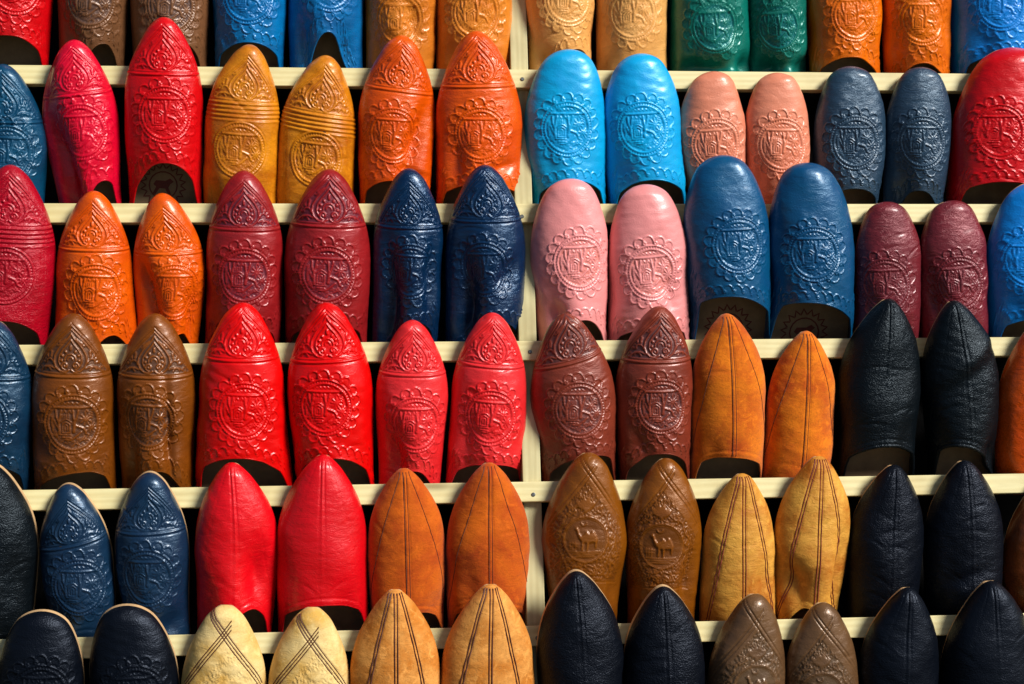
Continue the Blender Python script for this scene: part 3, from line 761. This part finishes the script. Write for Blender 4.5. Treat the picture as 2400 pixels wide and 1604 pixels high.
        for kind, ln in seams:
            pts = []
            if kind == 'v':
                for d_ in np.arange(2.5, (Ln-YS)*1000, 1.0):
                    pts.append(at(float(ln(np.array(d_/(W*1000)))), Ln-d_/1000))
            else:
                sg, o, apex = ln
                for a_ in np.arange(-22 if sg > 0 else -8, 52, 1.0):
                    ar = sg*a_; yv = apex+(o-sg*ar*0.785)/0.62; pts.append(at(ar, yv/1000))
            cur = []
            for k, p_ in enumerate(pts):
                if p_ is None: cur = []; continue
                cur.append(p_)
                if len(cur) == 3:
                    paths.append(([c_[0]+c_[1]*0.0001*(1+2*(z == 1)) for z, c_ in enumerate(cur)], [c_[1] for c_ in cur])); cur = [cur[-1]]
        if paths:
            V, F = strip_tube(paths, 0.00042*spec.get('tw', 1.0), 4)
            st = mesh_obj('stitching', V, F, spec['thread'], vamp, False)
    seed = float(rs.uniform(0.02, 0.98))
    for ch in root.children_recursive: ch['seed'] = seed
    return root

DK, RDT = THREAD_DK, THREAD_RED
S = []
def add(row, tip, mid, base, typ, mat, label, **k):
    nm = {'M': 'round_toe_slipper', 'P': 'pointed_slipper', 'R': 'ribbed_slipper', 'S': 'seamed_slipper', 'Y': 'stitched_slipper', 'C': 'camel_slipper'}[typ]
    S.append(dict(row=row, tip=tip, mid=mid, base=base, type=typ, mat=mat, label=label, name=nm, **k))

# --- top row (toes above the picture)
add(0,(30,-255),(-62,122),(-62,106),'P','scarlet','scarlet leather slipper cut off at the top left corner',med=(38,-30),thr=(20,80))
add(0,(208,-250),(128,295),(132,282),'P','cocoa','left brown slipper of the top row, beside the corner scarlet one',med=(206,2),thr=(236,100,.42),dents=((-.55,30,14,26,0,5),))
add(0,(392,-250),(296,482),(304,474),'P','cocoa','right brown slipper of the top row, behind the tall red pointed toe',med=(392,14),thr=(405,92,.5))
add(0,(570,-240),(484,660),(492,648),'P','azure','left metallic blue slipper of the top row with wide low opening',med=(568,-8),thr=(570,96,.62))
add(0,(758,-240),(660,836),(664,832),'P','azure','right metallic blue slipper of the top row with tall narrow opening',med=(758,-36),thr=(752,72,.36),dents=((.62,30,12,30,0,6),(-.6,34,12,30,0,4)))
add(0,(920,-245),(836,1004),(838,994),'P','apricot','left tan-orange slipper of the top row, dented beside its medallion',med=(916,46),dents=((.35,72,9,20,15,5),))
add(0,(1090,-250),(1001,1176),(1001,1172),'P','apricot','right tan-orange slipper of the top row, left of the wooden post',med=(1090,30))
add(0,(1292,-225),(1205,1366),(1212,1354),'M','sand','left pale sand slipper of the top row, right of the wooden post',med=(1303,-2),thr=(1322,112,.5),dents=((-.5,26,16,9,-20,3),))
add(0,(1447,-225),(1367,1530),(1368,1530),'M','sand','right pale sand slipper of the top row, beside the green pair',med=(1447,32),noborder=True)
add(0,(1630,-225),(1537,1717),(1538,1722),'M','bottle_green','left green slipper of the top row with pinched bottom',med=(1636,62),noborder=True,dents=((-.3,20,24,9,0,9),(1.0,20,12,10,0,8),(.42,2,8,9,0,-12)))
add(0,(1775,-225),(1706,1850),(1722,1852),'M','bottle_green','right green slipper of the top row with pinched bottom',med=(1780,62),noborder=True,ms=.95,dents=((-.55,20,18,9,0,9),(.8,20,14,9,0,8),(.2,2,7,9,0,-11)))
add(0,(1940,-230),(1850,2022),(1860,2018),'M','tangerine','left orange slipper of the top right, with arched opening',med=(1958,34),thr=(1948,130,.55))
add(0,(2102,-230),(2022,2182),(2030,2178),'M','tangerine','right orange slipper of the top right, beside the sky blue one',med=(2112,44),thr=(2115,144,.5),dents=((.8,70,8,20,0,4),))
add(0,(2296,-250),(2182,2402),(2186,2402),'M','sky_blue','sky blue slipper in the top right corner behind a red toe',med=(2292,10),thr=(2310,122,.6))
# --- second row
add(1,(4,148),(-78,106),(-72,98),'P','petrol','dark petrol blue slipper cut by the left edge in the second row',med=(16,352))
add(1,(166,92),(95,272),(136,280),'P','raspberry','raspberry red pointed slipper with collapsed left side and small opening',med=(186,302),band=122,btilt=-2,thr=(240,415,.4),dents=((-.62,52,15,60,8,13),(-.35,30,8,30,20,3)))
add(1,(374,40),(284,464),(296,462),'P','scarlet','tall scarlet pointed slipper with wide opening, beside the raspberry one',med=(378,262),band=126,thr=(378,373,.55),stamp=(374,425,.028))
add(1,(572,103),(468,640),(467,640),'R','ochre','left mottled ochre slipper with tooled ribs across the toe',med=(549,343),band=130,thr=(540,444,.5))
add(1,(748,128),(636,815),(628,812),'R','ochre','right mottled ochre slipper with tooled ribs, squat and leaning right',med=(722,364),band=132,btilt=3)
add(1,(922,82),(820,998),(824,986),'P','orange','left orange pointed slipper of the second row, creased on its right side',med=(900,310),band=122,btilt=3,thr=(900,414,.55),dents=((.6,95,11,34,-20,9),(.55,52,14,5,-20,3)))
add(1,(1092,72),(998,1198),(1000,1198),'P','orange','right orange pointed slipper of the second row, wide open at the post',med=(1100,308),band=123,thr=(1100,422,.7),dents=((.5,60,14,6,10,4),(-.6,70,10,22,0,5)))
add(1,(1305,114),(1202,1390),(1222,1390),'M','cyan','left bright cyan round-toed slipper beside the wooden post',med=(1300,296),thr=(1312,414,.62))
add(1,(1468,124),(1384,1566),(1400,1576),'M','cyan','right bright cyan round-toed slipper beside the salmon pair',med=(1474,296),thr=(1490,412,.62))
add(1,(1635,165),(1557,1712),(1592,1712),'M','salmon','left salmon round-toed slipper behind the ocean blue toe',med=(1642,333))
add(1,(1783,168),(1708,1858),(1716,1846),'M','salmon','right salmon round-toed slipper beside the slate pair',med=(1792,333))
add(1,(1953,153),(1866,2032),(1868,2008),'M','slate','left slate navy round-toed slipper in the second row',med=(1960,327),thr=(1960,432,.55))
add(1,(2116,155),(2030,2182),(2026,2158),'M','slate','right slate navy round-toed slipper, narrow at its opening',med=(2112,327),thr=(2110,437,.5),dents=((-.7,40,14,40,0,6),))
add(1,(2325,110),(2178,2430),(2172,2440),'M','scarlet','large red round-toed slipper cut by the right edge',med=(2297,304),thr=(2310,418,.6),ms=1.02)
# --- third row
add(2,(22,380),(-78,126),(-80,104),'R','crimson_dark','glossy crimson slipper with tooled ribs cut by the left edge',med=(14,629),band=138,thr=(5,735,.62))
add(2,(213,440),(127,302),(124,316),'P','burnt_orange','left burnt orange pointed slipper of the third row',med=(220,668),band=130,thr=(252,772,.35),dents=((-.55,40,14,30,0,6),))
add(2,(370,445),(303,470),(312,452),'P','burnt_orange','right burnt orange slipper of the third row with a shiny pinched end',med=(400,668),band=133,thr=(418,768,.35),dents=((-.62,46,14,42,10,11),(.78,40,8,30,0,5)))
add(2,(558,393),(472,648),(468,642),'P','maroon','left maroon pointed slipper of the third row',med=(561,632),band=130,thr=(570,752,.6))
add(2,(755,390),(650,850),(654,840),'P','maroon','right maroon pointed slipper, with the clearest full medallion',med=(750,629),band=126,thr=(755,742,.6),ms=1.04)
add(2,(938,388),(854,1016),(850,1002),'P','navy_gloss','left glossy navy pointed slipper with sunken left side',med=(938,621),band=130,thr=(962,745,.5),dents=((-.62,55,13,55,0,11),(.75,85,8,34,0,6)))
add(2,(1112,380),(1020,1206),(1020,1200),'P','navy_gloss','right glossy navy pointed slipper dented near the wooden post',med=(1106,617),band=124,thr=(1140,738,.5),dents=((-.6,58,13,50,0,11),(.55,95,9,16,-30,5)))
add(2,(1308,412),(1217,1396),(1236,1392),'M','pink','left pale pink round-toed slipper with dented lower left',med=(1328,602),thr=(1335,733,.5),dents=((-.52,44,10,10,-40,7),))
add(2,(1480,425),(1397,1578),(1394,1580),'M','pink','right pale pink round-toed slipper above a mahogany toe',med=(1493,624),thr=(1500,752,.65))
add(2,(1655,358),(1569,1766),(1584,1766),'M','ocean','left ocean blue round-toed slipper with wide open throat',med=(1692,562),thr=(1668,680,.72),stamp=(1668,752,.031),h=.50)
add(2,(1850,375),(1762,1958),(1752,1950),'M','ocean','right ocean blue round-toed slipper showing a printed seal inside',med=(1866,582),thr=(1852,694,.72),stamp=(1842,762,.031),h=.50)
add(2,(2035,465),(1962,2115),(1956,2106),'M','burgundy','left burgundy round-toed slipper behind a black pointed toe',med=(2028,654),creases=6)
add(2,(2186,462),(2106,2266),(2110,2266),'M','burgundy','right burgundy round-toed slipper behind a black pointed toe',med=(2197,648),creases=6)
add(2,(2378,418),(2262,2480),(2272,2490),'M','sky_blue','sky blue round-toed slipper cut by the right edge, third row',med=(2362,600),thr=(2380,735,.6))
# --- fourth row
add(3,(-14,738),(-120,76),(-120,66),'P','ink','dark ink blue slipper cut by the left edge, fourth row',med=(-44,962),thr=(-25,1070,.6))
add(3,(166,722),(70,261),(76,266),'P','chestnut','left chestnut brown pointed slipper with smooth open throat',med=(168,969),band=138,thr=(180,1084,.6),ms=1.03)
add(3,(354,722),(265,448),(278,440),'P','chestnut','right chestnut brown pointed slipper with peaked creased throat',med=(340,964),band=140,thr=(362,1080,.4),dents=((.42,62,4,50,4,4),(-.7,40,10,40,0,4)))
add(3,(556,697),(455,652),(448,672),'P','bright_red','left bright red pointed slipper of the fourth row',med=(560,940),band=127,thr=(545,1050,.62))
add(3,(746,697),(658,856),(682,858),'P','bright_red','right bright red pointed slipper with a cerise toe in its opening',med=(744,932),band=130,thr=(756,1050,.6))
add(3,(946,737),(860,1028),(868,1008),'P','coral','left coral red pointed slipper with squashed small opening',med=(952,971),band=120,thr=(952,1082,.4),dents=((-.62,34,15,30,0,8),))
add(3,(1130,720),(1035,1208),(1022,1202),'P','coral','right coral red pointed slipper flaring at its opening by the post',med=(1122,955),band=118,btilt=2,thr=(1125,1066,.7),dents=((-.66,60,10,30,0,4),))
add(3,(1296,722),(1217,1416),(1244,1412),'P','mahogany','left mahogany pointed slipper with slanting tooled band',med=(1326,938),band=110,btilt=-6,thr=(1346,1046,.62),mrot=-3)
add(3,(1514,705),(1411,1590),(1420,1580),'P','mahogany','right mahogany pointed slipper with a worn toe tip',med=(1514,930),band=122,thr=(1518,1040,.55),ms=.98)
add(3,(1668,722),(1585,1757),(1580,1746),'S','suede_orange','left orange suede seamed slipper with round hemmed opening',thr=(1672,1048,.7),thread=DK,tw=1.0)
add(3,(1852,762),(1760,1916),(1744,1902),'S','suede_orange','right orange suede seamed slipper without visible opening',thread=DK,tw=1.0)
add(3,(2042,688),(1920,2110),(1922,2092),'S','black','left black seamed slipper with padded rim and visible insole',thr=(2036,1022,.66),bind=.0026,creases=8)
add(3,(2190,692),(2115,2290),(2130,2276),'S','black','right black seamed slipper with shiny slanting fold',thr=(2196,1022,.55),bind=.0026,creases=9,dents=((.1,152,38,9,28,-2.2),(.1,136,38,8,28,1.6),(.75,30,9,16,0,6)))
add(3,(2392,735),(2285,2490),(2284,2480),'S','orange','orange seamed slipper cut by the right edge, fourth row',dents=((-.5,60,14,26,0,4),))
# --- fifth row
add(4,(-20,1070),(-120,84),(-120,66),'S','black','black slipper cut by the left edge with pale sole edge',rim=.0006,creases=8)
add(4,(152,1115),(90,258),(122,268),'P','navy','left navy pointed slipper of the fifth row, leaning to the left',med=(182,1343),rim=.0002,band=134,btilt=-5,mrot=-3)
add(4,(340,1088),(262,432),(290,434),'P','navy','right navy pointed slipper of the fifth row with lifted corner',med=(337,1321),rim=.0002,band=132,dents=((.6,20,14,10,30,4),))
add(4,(530,1065),(445,640),(450,622),'S','cerise','left cerise seamed slipper dented on its right side',thr=(575,1402,.45),dents=((.62,78,16,26,10,10),))
add(4,(740,1047),(632,843),(637,845),'S','cerise','right cerise seamed slipper with smooth wide opening',thr=(745,1388,.66))
add(4,(926,1078),(842,1022),(850,1018),'S','caramel','left caramel seamed slipper of the fifth row',thr=(935,1404,.66),thread=DK,tw=1.0)
add(4,(1122,1065),(1022,1216),(1026,1212),'S','caramel','right caramel seamed slipper of the fifth row by the post',thr=(1122,1396,.66),thread=DK,tw=1.0)
add(4,(1352,1042),(1242,1436),(1266,1416),'C','umber','left umber brown slipper stamped with a camel roundel',med=(1341,1235),apex=74)
add(4,(1530,1055),(1434,1610),(1440,1592),'C','umber','right umber brown slipper stamped with a camel roundel',med=(1515,1250),apex=75,dents=((.7,50,10,34,0,6),))
add(4,(1704,1090),(1612,1776),(1605,1780),'Y','honey','left honey yellow slipper with paired dark stitched seams',thread=RDT,tw=1.6)
add(4,(1882,1050),(1775,1950),(1776,1922),'Y','honey','right honey yellow slipper with stitched seams and notched end',thread=RDT,tw=1.6,thr=(1850,1398,.35),dents=((-.62,55,16,16,20,8),(.8,50,10,40,0,9)))
add(4,(2055,1070),(1945,2118),(1944,2102),'S','midnight','left midnight black seamed slipper of the fifth row',creases=8)
add(4,(2215,1060),(2120,2302),(2124,2290),'S','midnight','right midnight black seamed slipper of the fifth row',creases=8,dents=((-.2,60,20,6,20,2),))
add(4,(2408,1092),(2300,2500),(2310,2490),'S','rust_brown','rust brown slipper mostly hidden at the right edge, fifth row')
# --- bottom row (heels below the picture)
add(5,(95,1408),(-12,190,190),(0,180),'M','midnight_soft','left black round-toed slipper at the bottom left corner',rim=.0002,med=(91,1592))
add(5,(286,1395),(204,410,200),(210,400),'M','midnight_soft','right black round-toed slipper at the bottom left',rim=.0002,med=(312,1592))
add(5,(516,1393),(412,611,210),(420,600),'C','cream','left cream slipper of the bottom row with crossed brown stitching',med=(528,1612),thread=DK,voffs=(-3,0,3),apex=76,tw=1.6,blunt=.15)
add(5,(716,1398),(612,803,205),(618,800),'C','cream','right cream slipper of the bottom row with crossed brown stitching',med=(722,1624),thread=DK,voffs=(-3,0,3),apex=76,tw=1.6,blunt=.15)
add(5,(906,1357),(800,1011),(806,1005),'Y','wheat','left wheat tan slipper of the bottom row with dark stitched seams',thread=DK,tw=2.1)
add(5,(1126,1345),(1008,1226),(1016,1220),'Y','wheat','right wheat tan slipper of the bottom row with dark stitched seams',thread=DK,tw=2.1)
add(5,(1322,1315),(1232,1431),(1240,1425),'S','midnight','left dark navy pointed slipper right of the post, bottom row',rim=0.0,creases=8)
add(5,(1522,1350),(1430,1618),(1436,1612),'S','midnight','right dark navy pointed slipper of the bottom middle',rim=0.0,creases=9)
add(5,(1736,1367),(1625,1801),(1632,1795),'C','taupe','left taupe brown camel-stamped slipper of the bottom row, the taller one',med=(1730,1572),apex=73)
add(5,(1890,1387),(1798,1969),(1804,1962),'C','taupe','right taupe brown camel-stamped slipper beside the midnight blue pair',med=(1882,1590),apex=73)
add(5,(2086,1352),(1970,2152),(1980,2148),'S','midnight_soft','left midnight blue slipper at the bottom right',creases=5)
add(5,(2276,1337),(2155,2380),(2160,2376),'S','midnight_soft','right midnight blue slipper in the bottom right corner',creases=5)

for i, sp in enumerate(S): build(sp, i)
